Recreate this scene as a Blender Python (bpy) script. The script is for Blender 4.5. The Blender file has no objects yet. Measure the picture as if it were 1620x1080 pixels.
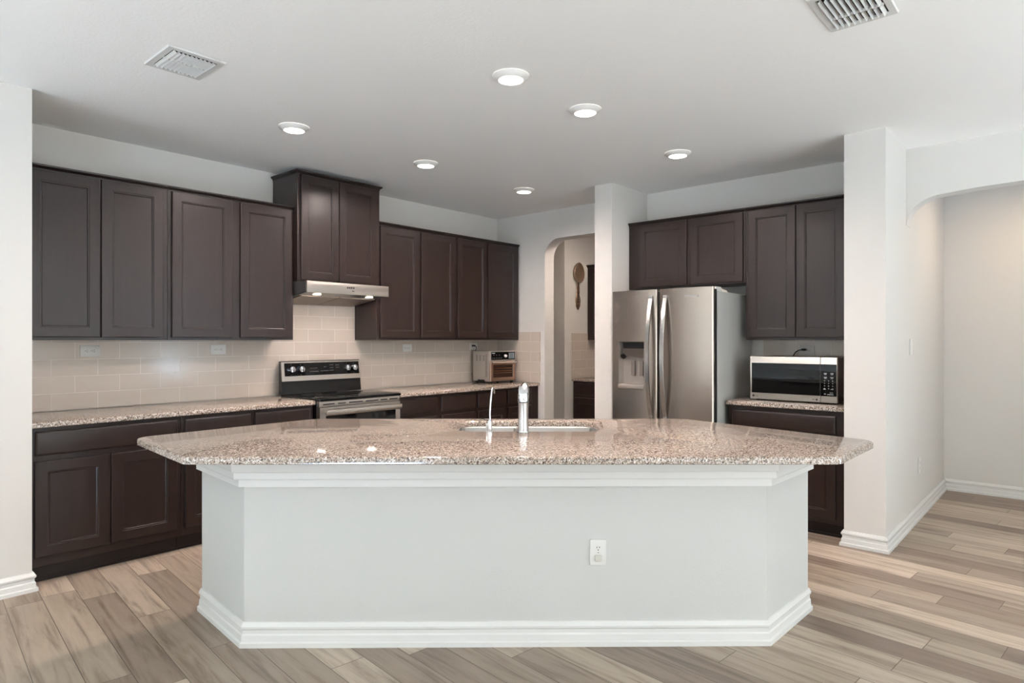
import bpy, bmesh, math, random
from mathutils import Vector
random.seed(7)
S = 0.0254                                   # everything below is measured in inches
SC = bpy.context.scene
COL = SC.collection
R = math.radians

# ------------------------------------------------------------------ camera
CX, CY, CZ, YAW = -213.313, -196.509, 54.078, 0.7214457
cam = bpy.data.cameras.new('camera')
cam.sensor_width = 36.0
cam.lens = 36.0 * 1023.36 / 1620.0
cam.shift_y = -2.8 / 1620.0
cam.clip_start = 0.05
co = bpy.data.objects.new('camera', cam)
co.location = (CX * S, CY * S, CZ * S)
co.rotation_euler = (R(90), 0, YAW - R(90))
COL.objects.link(co)
SC.camera = co
FX, FY = math.cos(YAW), math.sin(YAW)        # horizontal view direction
RX, RY = math.sin(YAW), -math.cos(YAW)

# ------------------------------------------------------------------ world, daylight, exposure
SC.view_settings.view_transform = 'Standard'
SC.view_settings.look = 'None'
SC.view_settings.gamma = 1.0
SC.view_settings.use_curve_mapping = False
SC.view_settings.exposure = 0.43
SC.cycles.max_bounces = 12
SC.cycles.diffuse_bounces = 8
SC.cycles.sample_clamp_indirect = 6.0

world = bpy.data.worlds.new('sky')
SC.world = world
world.use_nodes = True
wn = world.node_tree
wn.nodes['Background'].inputs['Color'].default_value = (0.75, 0.86, 1.0, 1)
wn.nodes['Background'].inputs['Strength'].default_value = 1.2

def area(name, loc, rot, sx, sy, power, color, shape='RECTANGLE', spread=180):
    l = bpy.data.lights.new(name, 'AREA')
    l.shape = shape
    l.size = sx * S
    l.size_y = sy * S
    l.energy = power
    l.color = color
    l.spread = R(spread)
    o = bpy.data.objects.new(name, l)
    o.location = (loc[0] * S, loc[1] * S, loc[2] * S)
    o.rotation_euler = rot
    COL.objects.link(o)
    return o

DAY = (0.98, 0.96, 0.92)
WINF = [(-330, -262), (-240, -172), (-150, -82)]       # windows behind the camera, wall facing +Y
for a, b in WINF:
    area('window_daylight', ((a + b) / 2, -426, 56), (R(90), 0, 0), b - a, 72, 34, DAY)
WINS = [(-350, -270), (-200, -120)]                    # windows on the wall facing +X
for a, b in WINS:
    area('window_daylight', (-476, (a + b) / 2, 56), (R(90), 0, R(-90)), b - a, 72, 14, DAY)
sun = bpy.data.lights.new('sun', 'SUN')
sun.energy = 370
sun.angle = R(2)
sun.color = (0.49, 0.695, 0.94)
so_ = bpy.data.objects.new('sun', sun)
so_.rotation_euler = Vector((math.cos(R(36)) * math.cos(R(21)), math.sin(R(36)) * math.cos(R(21)), -math.sin(R(21)))).to_track_quat('-Z', 'Y').to_euler()
COL.objects.link(so_)
WARM = (1.0, 0.84, 0.78)
LAMPS = [(-126.6, -46.6), (-114.2, -109.0), (-88.2, -109.3), (-82.3, -46.2), (-35.8, -46.1), (-41.3, -109.0)]
LAMP_POWER = 17.5
area('hall_lamp', (34, -192, 106.5), (0, 0, 0), 8, 8, 9.5, (1.0, 0.76, 0.55), 'DISK')
area('pantry_lamp', (16, -58, 106.5), (0, 0, 0), 8, 8, 17, (1.0, 0.82, 0.72), 'DISK')

# ------------------------------------------------------------------ materials
def lin(c):
    return tuple(((v / 255) / 12.92 if v / 255 <= 0.04045 else (((v / 255) + 0.055) / 1.055) ** 2.4) for v in c) + (1,)

def mat(name, rgb, rough=0.5, metal=0.0, bump=0.0, bscale=60.0, spec=None, coat=0.0):
    m = bpy.data.materials.new(name)
    m.use_nodes = True
    nt = m.node_tree
    p = nt.nodes['Principled BSDF']
    p.inputs['Base Color'].default_value = lin(rgb)
    p.inputs['Roughness'].default_value = rough
    p.inputs['Metallic'].default_value = metal
    if spec is not None:
        p.inputs['Specular IOR Level'].default_value = spec
    if coat:
        p.inputs['Coat Weight'].default_value = coat
        p.inputs['Coat Roughness'].default_value = 0.15
    if bump:
        tc = nt.nodes.new('ShaderNodeTexCoord')
        n = nt.nodes.new('ShaderNodeTexNoise')
        n.inputs['Scale'].default_value = bscale
        n.inputs['Detail'].default_value = 3
        b = nt.nodes.new('ShaderNodeBump')
        b.inputs['Strength'].default_value = bump
        b.inputs['Distance'].default_value = 0.004
        nt.links.new(tc.outputs['Object'], n.inputs['Vector'])
        nt.links.new(n.outputs['Fac'], b.inputs['Height'])
        nt.links.new(b.outputs['Normal'], p.inputs['Normal'])
    return m

def ramp(nt, stops, interp='LINEAR'):
    r = nt.nodes.new('ShaderNodeValToRGB')
    cr = r.color_ramp
    cr.interpolation = interp
    while len(cr.elements) < len(stops):
        cr.elements.new(0.5)
    for e, (pos, c) in zip(cr.elements, stops):
        e.position = pos
        e.color = c
    return r

def math_node(nt, op, a, b=None):
    n = nt.nodes.new('ShaderNodeMath')
    n.operation = op
    for i, v in enumerate((a, b)):
        if v is None:
            continue
        if isinstance(v, (int, float)):
            n.inputs[i].default_value = v
        else:
            nt.links.new(v, n.inputs[i])
    return n.outputs[0]

WALL = mat('wall_paint', (206, 203, 198), 0.75, bump=0.12, bscale=90)
CEIL = mat('ceiling_paint', (246, 246, 245), 0.85, bump=0.35, bscale=70)
TRIM = mat('trim_paint', (212, 212, 209), 0.4)
ISLAND = mat('island_paint', (190, 190, 186), 0.7, bump=0.15, bscale=80)
PLASTIC = mat('white_plastic', (214, 213, 209), 0.35)
LIGHTTRIM = mat('lamp_trim_white', (232, 231, 228), 0.4)
BLACK = mat('black_plastic', (12, 12, 12), 0.28, spec=0.35)
SLOT = mat('slot_black', (25, 24, 24), 0.6)
GLASS = mat('black_glass', (9, 9, 10), 0.05, spec=0.22)
CHROME = mat('chrome', (225, 226, 228), 0.08, 1.0)
GRAYP = mat('fridge_side', (188, 187, 182), 0.32)
BRONZE = mat('pewter', (168, 142, 118), 0.3, 0.75, bump=0.1, bscale=40)
WHITEMARK = mat('white_print', (165, 165, 165), 0.5)
SAFETY = mat('clear_plug', (196, 194, 184), 0.25)
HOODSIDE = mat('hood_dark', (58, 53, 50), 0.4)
FILTER = mat('filter_mesh', (176, 160, 146), 0.38, 0.85, bump=0.4, bscale=300)
GROOVE = mat('dark_gap', (14, 12, 12), 0.8)

def emit(name, rgb, strength):
    m = bpy.data.materials.new(name)
    m.use_nodes = True
    p = m.node_tree.nodes['Principled BSDF']
    p.inputs['Base Color'].default_value = (0.9, 0.9, 0.9, 1)
    p.inputs['Emission Color'].default_value = lin(rgb)
    p.inputs['Emission Strength'].default_value = strength
    return m
LENS = emit('lamp_lens', (255, 244, 228), 5.0)
HOODLENS = emit('hood_lamp_lens', (255, 238, 214), 3.0)

def steel(name, rgb, rough, stretch):
    m = mat(name, rgb, rough, 1.0)
    nt = m.node_tree
    p = nt.nodes['Principled BSDF']
    tc = nt.nodes.new('ShaderNodeTexCoord')
    mp = nt.nodes.new('ShaderNodeMapping')
    mp.inputs['Scale'].default_value = stretch
    n = nt.nodes.new('ShaderNodeTexNoise')
    n.inputs['Scale'].default_value = 1.0
    n.inputs['Detail'].default_value = 4
    nt.links.new(tc.outputs['Object'], mp.inputs['Vector'])
    nt.links.new(mp.outputs['Vector'], n.inputs['Vector'])
    r = math_node(nt, 'MULTIPLY_ADD', n.outputs['Fac'], 0.06)
    r.node.inputs[2].default_value = rough - 0.03
    nt.links.new(r, p.inputs['Roughness'])
    b = nt.nodes.new('ShaderNodeBump')
    b.inputs['Strength'].default_value = 0.012
    b.inputs['Distance'].default_value = 0.001
    nt.links.new(n.outputs['Fac'], b.inputs['Height'])
    nt.links.new(b.outputs['Normal'], p.inputs['Normal'])
    return m
STEEL = steel('stainless_steel', (174, 162, 152), 0.26, (900, 900, 6))
STEELH = steel('stainless_steel_across', (206, 199, 191), 0.3, (6, 900, 900))
SINKST = steel('sink_steel', (168, 168, 166), 0.3, (60, 60, 60))

def cabinet_material(name, dark, light, rough):
    m = mat(name, dark, rough, spec=0.36)
    nt = m.node_tree
    p = nt.nodes['Principled BSDF']
    tc = nt.nodes.new('ShaderNodeTexCoord')
    mp = nt.nodes.new('ShaderNodeMapping')
    mp.inputs['Scale'].default_value = (22, 22, 1.6)
    n = nt.nodes.new('ShaderNodeTexNoise')
    n.inputs['Scale'].default_value = 2.0
    n.inputs['Detail'].default_value = 6
    n.inputs['Roughness'].default_value = 0.65
    nt.links.new(tc.outputs['Object'], mp.inputs['Vector'])
    nt.links.new(mp.outputs['Vector'], n.inputs['Vector'])
    r = ramp(nt, [(0.25, lin(dark)), (0.8, lin(light))])
    nt.links.new(n.outputs['Fac'], r.inputs['Fac'])
    nt.links.new(r.outputs['Color'], p.inputs['Base Color'])
    n2 = nt.nodes.new('ShaderNodeTexNoise')
    n2.inputs['Scale'].default_value = 5
    nt.links.new(tc.outputs['Object'], n2.inputs['Vector'])
    q = math_node(nt, 'MULTIPLY_ADD', n2.outputs['Fac'], 0.12)
    q.node.inputs[2].default_value = rough - 0.06
    nt.links.new(q, p.inputs['Roughness'])
    return m
WOOD = cabinet_material('espresso_wood', (29, 19, 16), (40, 27, 22), 0.34)
WOODEDGE = cabinet_material('espresso_wood_trim', (23, 15, 13), (31, 21, 18), 0.4)

def granite():
    m = mat('speckled_granite', (190, 175, 160), 0.09, spec=0.5)
    nt = m.node_tree
    p = nt.nodes['Principled BSDF']
    tc = nt.nodes.new('ShaderNodeTexCoord')
    n1 = nt.nodes.new('ShaderNodeTexNoise')
    n1.inputs['Scale'].default_value = 150
    n1.inputs['Detail'].default_value = 3
    n1.inputs['Roughness'].default_value = 0.6
    n1.inputs['Distortion'].default_value = 0.8
    nt.links.new(tc.outputs['Object'], n1.inputs['Vector'])
    r = ramp(nt, [(0.0, lin((52, 49, 48))), (0.385, lin((54, 50, 48))), (0.43, lin((112, 101, 93))), (0.475, lin((152, 138, 126))),
                  (0.55, lin((170, 158, 146))), (0.61, lin((206, 200, 193)))])
    nt.links.new(n1.outputs['Fac'], r.inputs['Fac'])
    n2 = nt.nodes.new('ShaderNodeTexNoise')
    n2.inputs['Scale'].default_value = 60
    n2.inputs['Detail'].default_value = 2
    nt.links.new(tc.outputs['Object'], n2.inputs['Vector'])
    r2 = ramp(nt, [(0.38, lin((228, 218, 210))), (0.6, (1, 1, 1, 1))])
    nt.links.new(n2.outputs['Fac'], r2.inputs['Fac'])
    mx = nt.nodes.new('ShaderNodeMix')
    mx.data_type = 'RGBA'
    mx.blend_type = 'MULTIPLY'
    mx.inputs['Factor'].default_value = 1.0
    nt.links.new(r.outputs['Color'], mx.inputs['A'])
    nt.links.new(r2.outputs['Color'], mx.inputs['B'])
    nt.links.new(mx.outputs['Result'], p.inputs['Base Color'])
    return m
GRANITE = granite()

def tile(name, rgb, axis, ox, oz, base):
    """running bond wall tile: axis 0 runs along X, axis 1 along Y (object coordinates = world)"""
    m = mat(name, rgb, 0.12)
    nt = m.node_tree
    p = nt.nodes['Principled BSDF']
    tc = nt.nodes.new('ShaderNodeTexCoord')
    sp = nt.nodes.new('ShaderNodeSeparateXYZ')
    nt.links.new(tc.outputs['Object'], sp.inputs[0])
    u = math_node(nt, 'SUBTRACT', sp.outputs[axis], ox * S)
    w = math_node(nt, 'SUBTRACT', sp.outputs[2], oz * S)
    cb = nt.nodes.new('ShaderNodeCombineXYZ')
    nt.links.new(u, cb.inputs[0])
    nt.links.new(w, cb.inputs[1])
    b = nt.nodes.new('ShaderNodeTexBrick')
    b.offset = 0.5
    b.inputs['Scale'].default_value = 1.0
    b.inputs['Brick Width'].default_value = 10.38 * S
    b.inputs['Row Height'].default_value = 4.33 * S
    b.inputs['Mortar Size'].default_value = 0.07 * S
    b.inputs['Mortar Smooth'].default_value = 0.3
    b.inputs['Color1'].default_value = lin(rgb)
    b.inputs['Color2'].default_value = lin(tuple(c - 7 for c in rgb))
    b.inputs['Mortar'].default_value = lin((216, 208, 199))
    nt.links.new(cb.outputs[0], b.inputs['Vector'])
    nt.links.new(b.outputs['Color'], p.inputs['Base Color'])
    rr = math_node(nt, 'MULTIPLY_ADD', b.outputs['Fac'], 0.5)
    rr.node.inputs[2].default_value = 0.12
    nt.links.new(rr, p.inputs['Roughness'])
    nz = nt.nodes.new('ShaderNodeTexNoise')
    nz.inputs['Scale'].default_value = 22
    nt.links.new(tc.outputs['Object'], nz.inputs['Vector'])
    h = math_node(nt, 'MULTIPLY_ADD', b.outputs['Fac'], -1.0)
    h.node.inputs[2].default_value = 0.0
    h2 = math_node(nt, 'MULTIPLY_ADD', nz.outputs['Fac'], 0.5)
    nt.links.new(h, h2.node.inputs[2])
    bp = nt.nodes.new('ShaderNodeBump')
    bp.inputs['Strength'].default_value = 0.35
    bp.inputs['Distance'].default_value = 0.0015
    nt.links.new(h2, bp.inputs['Height'])
    nt.links.new(bp.outputs['Normal'], p.inputs['Normal'])
    return m
TILE_A = tile('glazed_tile_back', (198, 186, 174), 0, -162.1, 36, 36)
TILE_C = tile('glazed_tile_side', (198, 186, 174), 1, -14.6, 36, 36)

def planks():
    m = mat('vinyl_planks', (160, 140, 122), 0.42)
    nt = m.node_tree
    p = nt.nodes['Principled BSDF']
    tc = nt.nodes.new('ShaderNodeTexCoord')
    sp = nt.nodes.new('ShaderNodeSeparateXYZ')
    nt.links.new(tc.outputs['Object'], sp.inputs[0])
    a = R(84.4)
    ca, sa = math.cos(a), math.sin(a)
    def dot(kx, ky, off):
        t = math_node(nt, 'MULTIPLY', sp.outputs[0], kx / S)
        q = math_node(nt, 'MULTIPLY_ADD', sp.outputs[1], ky / S)
        nt.links.new(t, q.node.inputs[2])
        return math_node(nt, 'ADD', q, off)
    u = dot(ca, sa, 0.0)                       # inches along the boards
    v = math_node(nt, 'DIVIDE', dot(sa, -ca, 178.65), 6.06)
    row = math_node(nt, 'FLOOR', v)
    fv = math_node(nt, 'FRACT', v)
    wr = nt.nodes.new('ShaderNodeTexWhiteNoise')
    wr.noise_dimensions = '1D'
    nt.links.new(row, wr.inputs['W'])
    uu = math_node(nt, 'DIVIDE', u, 48.0)
    uo = math_node(nt, 'ADD', uu, math_node(nt, 'MULTIPLY', wr.outputs['Value'], 7.0))
    idx = math_node(nt, 'FLOOR', uo)
    fu = math_node(nt, 'FRACT', uo)
    cb = nt.nodes.new('ShaderNodeCombineXYZ')
    nt.links.new(row, cb.inputs[0])
    nt.links.new(idx, cb.inputs[1])
    wp = nt.nodes.new('ShaderNodeTexWhiteNoise')
    wp.noise_dimensions = '2D'
    nt.links.new(cb.outputs[0], wp.inputs['Vector'])
    tone = ramp(nt, [(0.0, lin((120, 103, 90))), (0.3, lin((140, 124, 109))), (0.6, lin((160, 144, 127))), (1.0, lin((182, 166, 149)))])
    nt.links.new(wp.outputs['Value'], tone.inputs['Fac'])
    # grain, stretched along the board and shifted per board
    g = nt.nodes.new('ShaderNodeCombineXYZ')
    sh = math_node(nt, 'MULTIPLY', wp.outputs['Value'], 50.0)
    nt.links.new(math_node(nt, 'ADD', math_node(nt, 'MULTIPLY', u, 0.045), sh), g.inputs[0])
    nt.links.new(math_node(nt, 'MULTIPLY', v, 3.2), g.inputs[1])
    nt.links.new(sh, g.inputs[2])
    n = nt.nodes.new('ShaderNodeTexNoise')
    n.inputs['Scale'].default_value = 1.0
    n.inputs['Detail'].default_value = 7
    n.inputs['Roughness'].default_value = 0.62
    n.inputs['Distortion'].default_value = 0.6
    nt.links.new(g.outputs[0], n.inputs['Vector'])
    gr = ramp(nt, [(0.3, (0.52, 0.47, 0.43, 1)), (0.5, (0.98, 0.98, 0.98, 1)), (0.72, (1.16, 1.17, 1.18, 1))])
    nt.links.new(n.outputs['Fac'], gr.inputs['Fac'])
    mx = nt.nodes.new('ShaderNodeMix')
    mx.data_type = 'RGBA'
    mx.blend_type = 'MULTIPLY'
    mx.inputs['Factor'].default_value = 1.0
    nt.links.new(tone.outputs['Color'], mx.inputs['A'])
    nt.links.new(gr.outputs['Color'], mx.inputs['B'])
    # seams
    def seam(f, wdt):
        d = math_node(nt, 'MINIMUM', f, math_node(nt, 'SUBTRACT', 1.0, f))
        return math_node(nt, 'LESS_THAN', d, wdt)
    sm = math_node(nt, 'MAXIMUM', seam(fv, 0.009), seam(fu, 0.0012))
    mx2 = nt.nodes.new('ShaderNodeMix')
    mx2.data_type = 'RGBA'
    nt.links.new(sm, mx2.inputs['Factor'])
    nt.links.new(mx.outputs['Result'], mx2.inputs['A'])
    mx2.inputs['B'].default_value = lin((74, 60, 50))
    nt.links.new(mx2.outputs['Result'], p.inputs['Base Color'])
    bp = nt.nodes.new('ShaderNodeBump')
    bp.inputs['Strength'].default_value = 0.12
    bp.inputs['Distance'].default_value = 0.001
    nt.links.new(n.outputs['Fac'], bp.inputs['Height'])
    nt.links.new(bp.outputs['Normal'], p.inputs['Normal'])
    return m
FLOOR = planks()

# ------------------------------------------------------------------ mesh helpers (inches)
class MB:
    def __init__(self):
        self.bm = bmesh.new()
    def V(self, p):
        return self.bm.verts.new((p[0] * S, p[1] * S, p[2] * S))
    def F(self, vs):
        try:
            self.bm.faces.new(vs)
        except ValueError:
            pass
    def loops(self, loops, cap0=True, cap1=True, closed=True):
        L = [[self.V(p) for p in lp] for lp in loops]
        n = len(L[0])
        for a, b in zip(L, L[1:]):
            for i in range(n if closed else n - 1):
                j = (i + 1) % n
                self.F((a[i], a[j], b[j], b[i]))
        if cap0:
            self.F(L[0][::-1])
        if cap1:
            self.F(L[-1])
        return self
    def box(self, x0, x1, y0, y1, z0, z1, b=0.0):
        if b <= 0:
            q = [(x0, y0), (x1, y0), (x1, y1), (x0, y1)]
            return self.loops([[(x, y, z0) for x, y in q], [(x, y, z1) for x, y in q]])
        b = min(b, (x1 - x0) / 2.01, (y1 - y0) / 2.01, (z1 - z0) / 2.01)
        lp = []
        for z, i in ((z0, b), (z0 + b * .3, b * .3), (z0 + b, 0), (z1 - b, 0), (z1 - b * .3, b * .3), (z1, b)):
            a0, a1, c0, c1 = x0 + i, x1 - i, y0 + i, y1 - i
            k = b
            lp.append([(a0 + k * .3, c0, z), (a1 - k * .3, c0, z), (a1, c0 + k * .3, z), (a1, c1 - k * .3, z),
                       (a1 - k * .3, c1, z), (a0 + k * .3, c1, z), (a0, c1 - k * .3, z), (a0, c0 + k * .3, z)])
        return self.loops(lp)
    def prism(self, poly, a0, a1, axis=2):
        def P(q, a):
            return (q[0], q[1], a) if axis == 2 else ((a, q[0], q[1]) if axis == 0 else (q[0], a, q[1]))
        return self.loops([[P(q, a0) for q in poly], [P(q, a1) for q in poly]])
    def cyl(self, p0, p1, r0, r1=None, n=24, cap0=True, cap1=True):
        r1 = r0 if r1 is None else r1
        return self.tube([p0, p1], [r0, r1], n, cap0, cap1)
    def tube(self, pts, r, n=12, cap0=True, cap1=True, flat=1.0):
        pts = [Vector(p) for p in pts]
        rs = r if isinstance(r, (list, tuple)) else [r] * len(pts)
        t0 = (pts[1] - pts[0]).normalized()
        up = Vector((0, 0, 1)) if abs(t0.z) < 0.9 else Vector((1, 0, 0))
        nx = t0.cross(up).normalized()
        lp = []
        for i, p in enumerate(pts):
            t = (pts[min(i + 1, len(pts) - 1)] - pts[max(i - 1, 0)]).normalized()
            nx = (nx - t * nx.dot(t)).normalized()
            ny = t.cross(nx)
            lp.append([tuple(p + nx * (rs[i] * math.cos(k * 2 * math.pi / n)) + ny * (rs[i] * flat * math.sin(k * 2 * math.pi / n))) for k in range(n)])
        return self.loops(lp, cap0, cap1)
    def lathe(self, prof, c=(0, 0, 0), n=32, cap0=False, cap1=False, sx=1.0, sy=1.0):
        return self.loops([[(c[0] + sx * r * math.cos(k * 2 * math.pi / n), c[1] + sy * r * math.sin(k * 2 * math.pi / n), c[2] + z) for k in range(n)] for r, z in prof], cap0, cap1)
    def sweep(self, prof, path, closed_prof=True):
        """profile (outward distance, height) swept with mitres; outward = right of travel"""
        n = len(path)
        nor = []
        for i in range(n - 1):
            dx, dy = path[i + 1][0] - path[i][0], path[i + 1][1] - path[i][1]
            l = math.hypot(dx, dy)
            nor.append((dy / l, -dx / l))
        lp = []
        for i in range(n):
            a = nor[max(i - 1, 0)]
            b = nor[min(i, n - 2)]
            k = 1 + a[0] * b[0] + a[1] * b[1]
            m = ((a[0] + b[0]) / k, (a[1] + b[1]) / k)
            lp.append([(path[i][0] + m[0] * d, path[i][1] + m[1] * d, z) for d, z in prof])
        return self.loops(lp)
    def slab(self, outer, holes, rings):
        """outer/holes polygons (outer counter-clockwise); rings = (inset, z) from bottom to top, capped both ends"""
        edgesT, edgesB = [], []
        for poly, sgn in [(outer, 1)] + [(h, -1) for h in holes]:
            L = [[self.V((x, y, z)) for x, y in inset(poly, sgn * d)] for d, z in rings]
            n = len(poly)
            for a, b in zip(L, L[1:]):
                for i in range(n):
                    j = (i + 1) % n
                    self.F((a[i], a[j], b[j], b[i]) if sgn > 0 else (a[j], a[i], b[i], b[j]))
            for lst, lp in ((edgesB, L[0]), (edgesT, L[-1])):
                for i in range(n):
                    e = self.bm.edges.get((lp[i], lp[(i + 1) % n])) or self.bm.edges.new((lp[i], lp[(i + 1) % n]))
                    lst.append(e)
        for lst in (edgesB, edgesT):
            bmesh.ops.triangle_fill(self.bm, use_beauty=True, use_dissolve=False, edges=lst)
        return self
    def build(self, name, m, parent=None, smooth=40):
        bmesh.ops.remove_doubles(self.bm, verts=self.bm.verts, dist=1e-6)
        bmesh.ops.recalc_face_normals(self.bm, faces=self.bm.faces)
        me = bpy.data.meshes.new(name)
        self.bm.to_mesh(me)
        self.bm.free()
        me.materials.append(m)
        if smooth:
            for f in me.polygons:
                f.use_smooth = True
            me.set_sharp_from_angle(angle=R(smooth))
        o = bpy.data.objects.new(name, me)
        COL.objects.link(o)
        if parent is not None:
            o.parent = parent
        return o

def inset(poly, d):
    """offset a counter-clockwise polygon inward by d"""
    if abs(d) < 1e-9:
        return list(poly)
    n = len(poly)
    out = []
    for i in range(n):
        p0, p1, p2 = poly[i - 1], poly[i], poly[(i + 1) % n]
        def nrm(a, b):
            dx, dy = b[0] - a[0], b[1] - a[1]
            l = math.hypot(dx, dy)
            return (-dy / l, dx / l)
        a, b = nrm(p0, p1), nrm(p1, p2)
        k = max(0.3, 1 + a[0] * b[0] + a[1] * b[1])
        out.append((p1[0] + (a[0] + b[0]) / k * d, p1[1] + (a[1] + b[1]) / k * d))
    return out

def rounded(poly, r, n=6):
    """round the corners of a polygon; r is one radius or one per corner"""
    out = []
    m = len(poly)
    for i in range(m):
        rad = r[i] if isinstance(r, (list, tuple)) else r
        p0, p1, p2 = (Vector(poly[i - 1]), Vector(poly[i]), Vector(poly[(i + 1) % m]))
        if rad <= 0:
            out.append(tuple(p1))
            continue
        a, b = (p0 - p1).normalized(), (p2 - p1).normalized()
        ang = a.angle(b)
        t = rad / math.tan(ang / 2)
        c = p1 + (a + b).normalized() * (rad / math.sin(ang / 2))
        s, e = p1 + a * t, p1 + b * t
        a0 = math.atan2(s.y - c.y, s.x - c.x)
        a1 = math.atan2(e.y - c.y, e.x - c.x)
        da = (a1 - a0 + math.pi) % (2 * math.pi) - math.pi
        for k in range(n + 1):
            th = a0 + da * k / n
            out.append((c.x + rad * math.cos(th), c.y + rad * math.sin(th)))
    return out

def rect(x0, x1, y0, y1):
    return [(x0, y0), (x1, y0), (x1, y1), (x0, y1)]

def tag(o, label=None, cat=None, group=None, kind=None):
    if label: o['label'] = label
    if cat: o['category'] = cat
    if group: o['group'] = group
    if kind: o['kind'] = kind
    return o

def thing(name, label, cat, loc=(0, 0, 0), rz=0.0, group=None):
    o = bpy.data.objects.new(name, None)
    o.empty_display_size = 0.05
    COL.objects.link(o)
    o.location = (loc[0] * S, loc[1] * S, loc[2] * S)
    o.rotation_euler = (0, 0, rz)
    return tag(o, label, cat, group)

def struct(name, mb, m, smooth=40):
    o = mb.build(name, m, None, smooth)
    o['kind'] = 'structure'
    return o

def copy_tree(o, parent=None):
    c = o.copy()
    COL.objects.link(c)
    c.parent = parent
    for ch in list(o.children):
        copy_tree(ch, c)
    return c

def text_part(name, body, size, m, parent, loc, rot):
    cu = bpy.data.curves.new(name, 'FONT')
    cu.body = body
    cu.size = size * S
    cu.extrude = 0.015 * S
    cu.align_x = 'CENTER'
    cu.align_y = 'CENTER'
    tmp = bpy.data.objects.new(name, cu)
    COL.objects.link(tmp)
    bpy.context.view_layer.update()
    me = bpy.data.meshes.new_from_object(tmp.evaluated_get(bpy.context.evaluated_depsgraph_get()))
    bpy.data.objects.remove(tmp)
    me.name = name
    me.materials.clear()
    me.materials.append(m)
    o = bpy.data.objects.new(name, me)
    COL.objects.link(o)
    o.parent = parent
    o.location = (loc[0] * S, loc[1] * S, loc[2] * S)
    o.rotation_euler = rot
    return o

# ------------------------------------------------------------------ the setting
struct('floor', MB().box(-485, 75, -440, 10, -3, 0), FLOOR)
struct('ceiling', MB().box(-485, 75, -440, 10, 108, 112), CEIL)
struct('wall_back', MB().box(-176.9, 28.2, 0, 5, 0, 108), WALL)
struct('wall_left', MB().box(-480, -177.0, -27, 5, 0, 108), WALL)

def arc(cx, cy, rx, ry, a0, a1, n=10):
    return [(cx + rx * math.cos(R(a0 + (a1 - a0) * k / n)), cy + ry * math.sin(R(a0 + (a1 - a0) * k / n))) for k in range(n + 1)]

# wall with the pantry arch, running from the corner past the refrigerator (profile in Y, Z)
poly = [(0, 0), (0, 108), (-149.7, 108), (-149.7, 0), (-67, 0)] + arc(-74, 89, 7, 7.4, 0, 90, 8) 
poly = [(0, 0), (0, 108), (-149.6, 108), (-149.6, 0), (-68, 0)] + arc(-61, 88.5, 7, 7.8, 180, 90) + arc(-34.6, 88.5, 7.4, 7.6, 90, 0) + [(-27.2, 0)]
struct('wall_right', MB().prism(poly, 0, 6.2, 0), WALL)
struct('wall_middle', MB().box(-24.0, -0.02, -75.6, -68.6, 0, 108), WALL)          # short wall left of the refrigerator
struct('wall_pillar', MB().box(-27.6, 65.4, -159.3, -149.65, 0, 108), WALL)        # wall end and passage side
struct('wall_pantry', MB().box(28.25, 80, -16.5, 5, 0, 108), WALL)
struct('wall_pantry_back', MB().box(59.2, 65.3, -149.6, -16.55, 0, 108), WALL)
poly = ([(-159.35, 108), (-159.35, 86.5)] + arc(-168.0, 86.5, 8.6, 7.6, 0, 90, 12) + [(-176, 94.7), (-190, 95.1), (-215, 95.2), (-240, 94.7), (-248, 94.2)]
        + arc(-248, 86.5, 8.6, 7.6, 90, 180, 12) + [(-256.6, 0), (-432, 0), (-432, 108)])
struct('wall_header', MB().prism(poly, -2.0, 3.5, 0), WALL)
struct('wall_hall', MB().box(65.45, 72, -432, -149.7, 0, 108), WALL)

def wall_with_windows(name, spans, a0, a1, b0, b1, axis, z0=20, z1=92):
    mb = MB()
    outer = rect(a0, a1, 0, 108)
    m2 = MB()
    # strips between openings keep it one solid mesh
    xs = [a0] + [v for s in spans for v in s] + [a1]
    for i in range(0, len(xs), 2):
        q = (xs[i], xs[i + 1])
        mb.box(*((q[0], q[1], b0, b1) if axis == 0 else (b0, b1, q[0], q[1])), 0, 108)
    for s in spans:
        for za, zb in ((0, z0), (z1, 108)):
            mb.box(*((s[0], s[1], b0, b1) if axis == 0 else (b0, b1, s[0], s[1])), za, zb)
    return struct(name, mb, WALL)
wall_with_windows('wall_front', WINF, -480, 72, -438, -432, 0)
wall_with_windows('wall_side', WINS, -432, -27, -486, -480, 1)
k = 0
for spans, axis, c in ((WINF, 0, -435), (WINS, 1, -483)):
    for a, b in spans:
        k += 1
        fr = MB()
        def bar(p0, p1, z0, z1, t=1.4):
            fr.box(*((p0, p1, c - t, c + t) if axis == 0 else (c - t, c + t, p0, p1)), z0, z1, 0.15)
        bar(a, a + 2.5, 20, 92); bar(b - 2.5, b, 20, 92); bar(a + 2.5, b - 2.5, 20, 22.5); bar(a + 2.5, b - 2.5, 89.5, 92); bar(a + 2.5, b - 2.5, 55, 57.5)
        struct('window_%d' % k, fr, TRIM)

# baseboards
BASE = [(0.02, 0.02), (0.95, 0.02), (0.95, 0.75), (0.62, 0.95), (0.56, 1.9), (0.38, 2.15), (0.38, 2.75), (0.62, 3.0), (0.66, 3.35), (0.45, 3.7), (0.3, 4.0), (0.02, 4.05)]
def base(name, path):
    struct(name, MB().sweep(BASE, path), TRIM, 25)
base('baseboard_left', [(-177.0, -22.0), (-177.0, -27.0), (-480, -27.0)][::-1])
base('baseboard_right', [(-26.2, -149.65), (-27.6, -149.65), (-27.6, -159.3), (65.43, -159.3), (65.43, -400)])
base('baseboard_middle', [(-24.0, -68.6), (-24.0, -75.6)])
base('baseboard_header', [(-2.0, -257.5), (-2.0, -430)])

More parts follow.
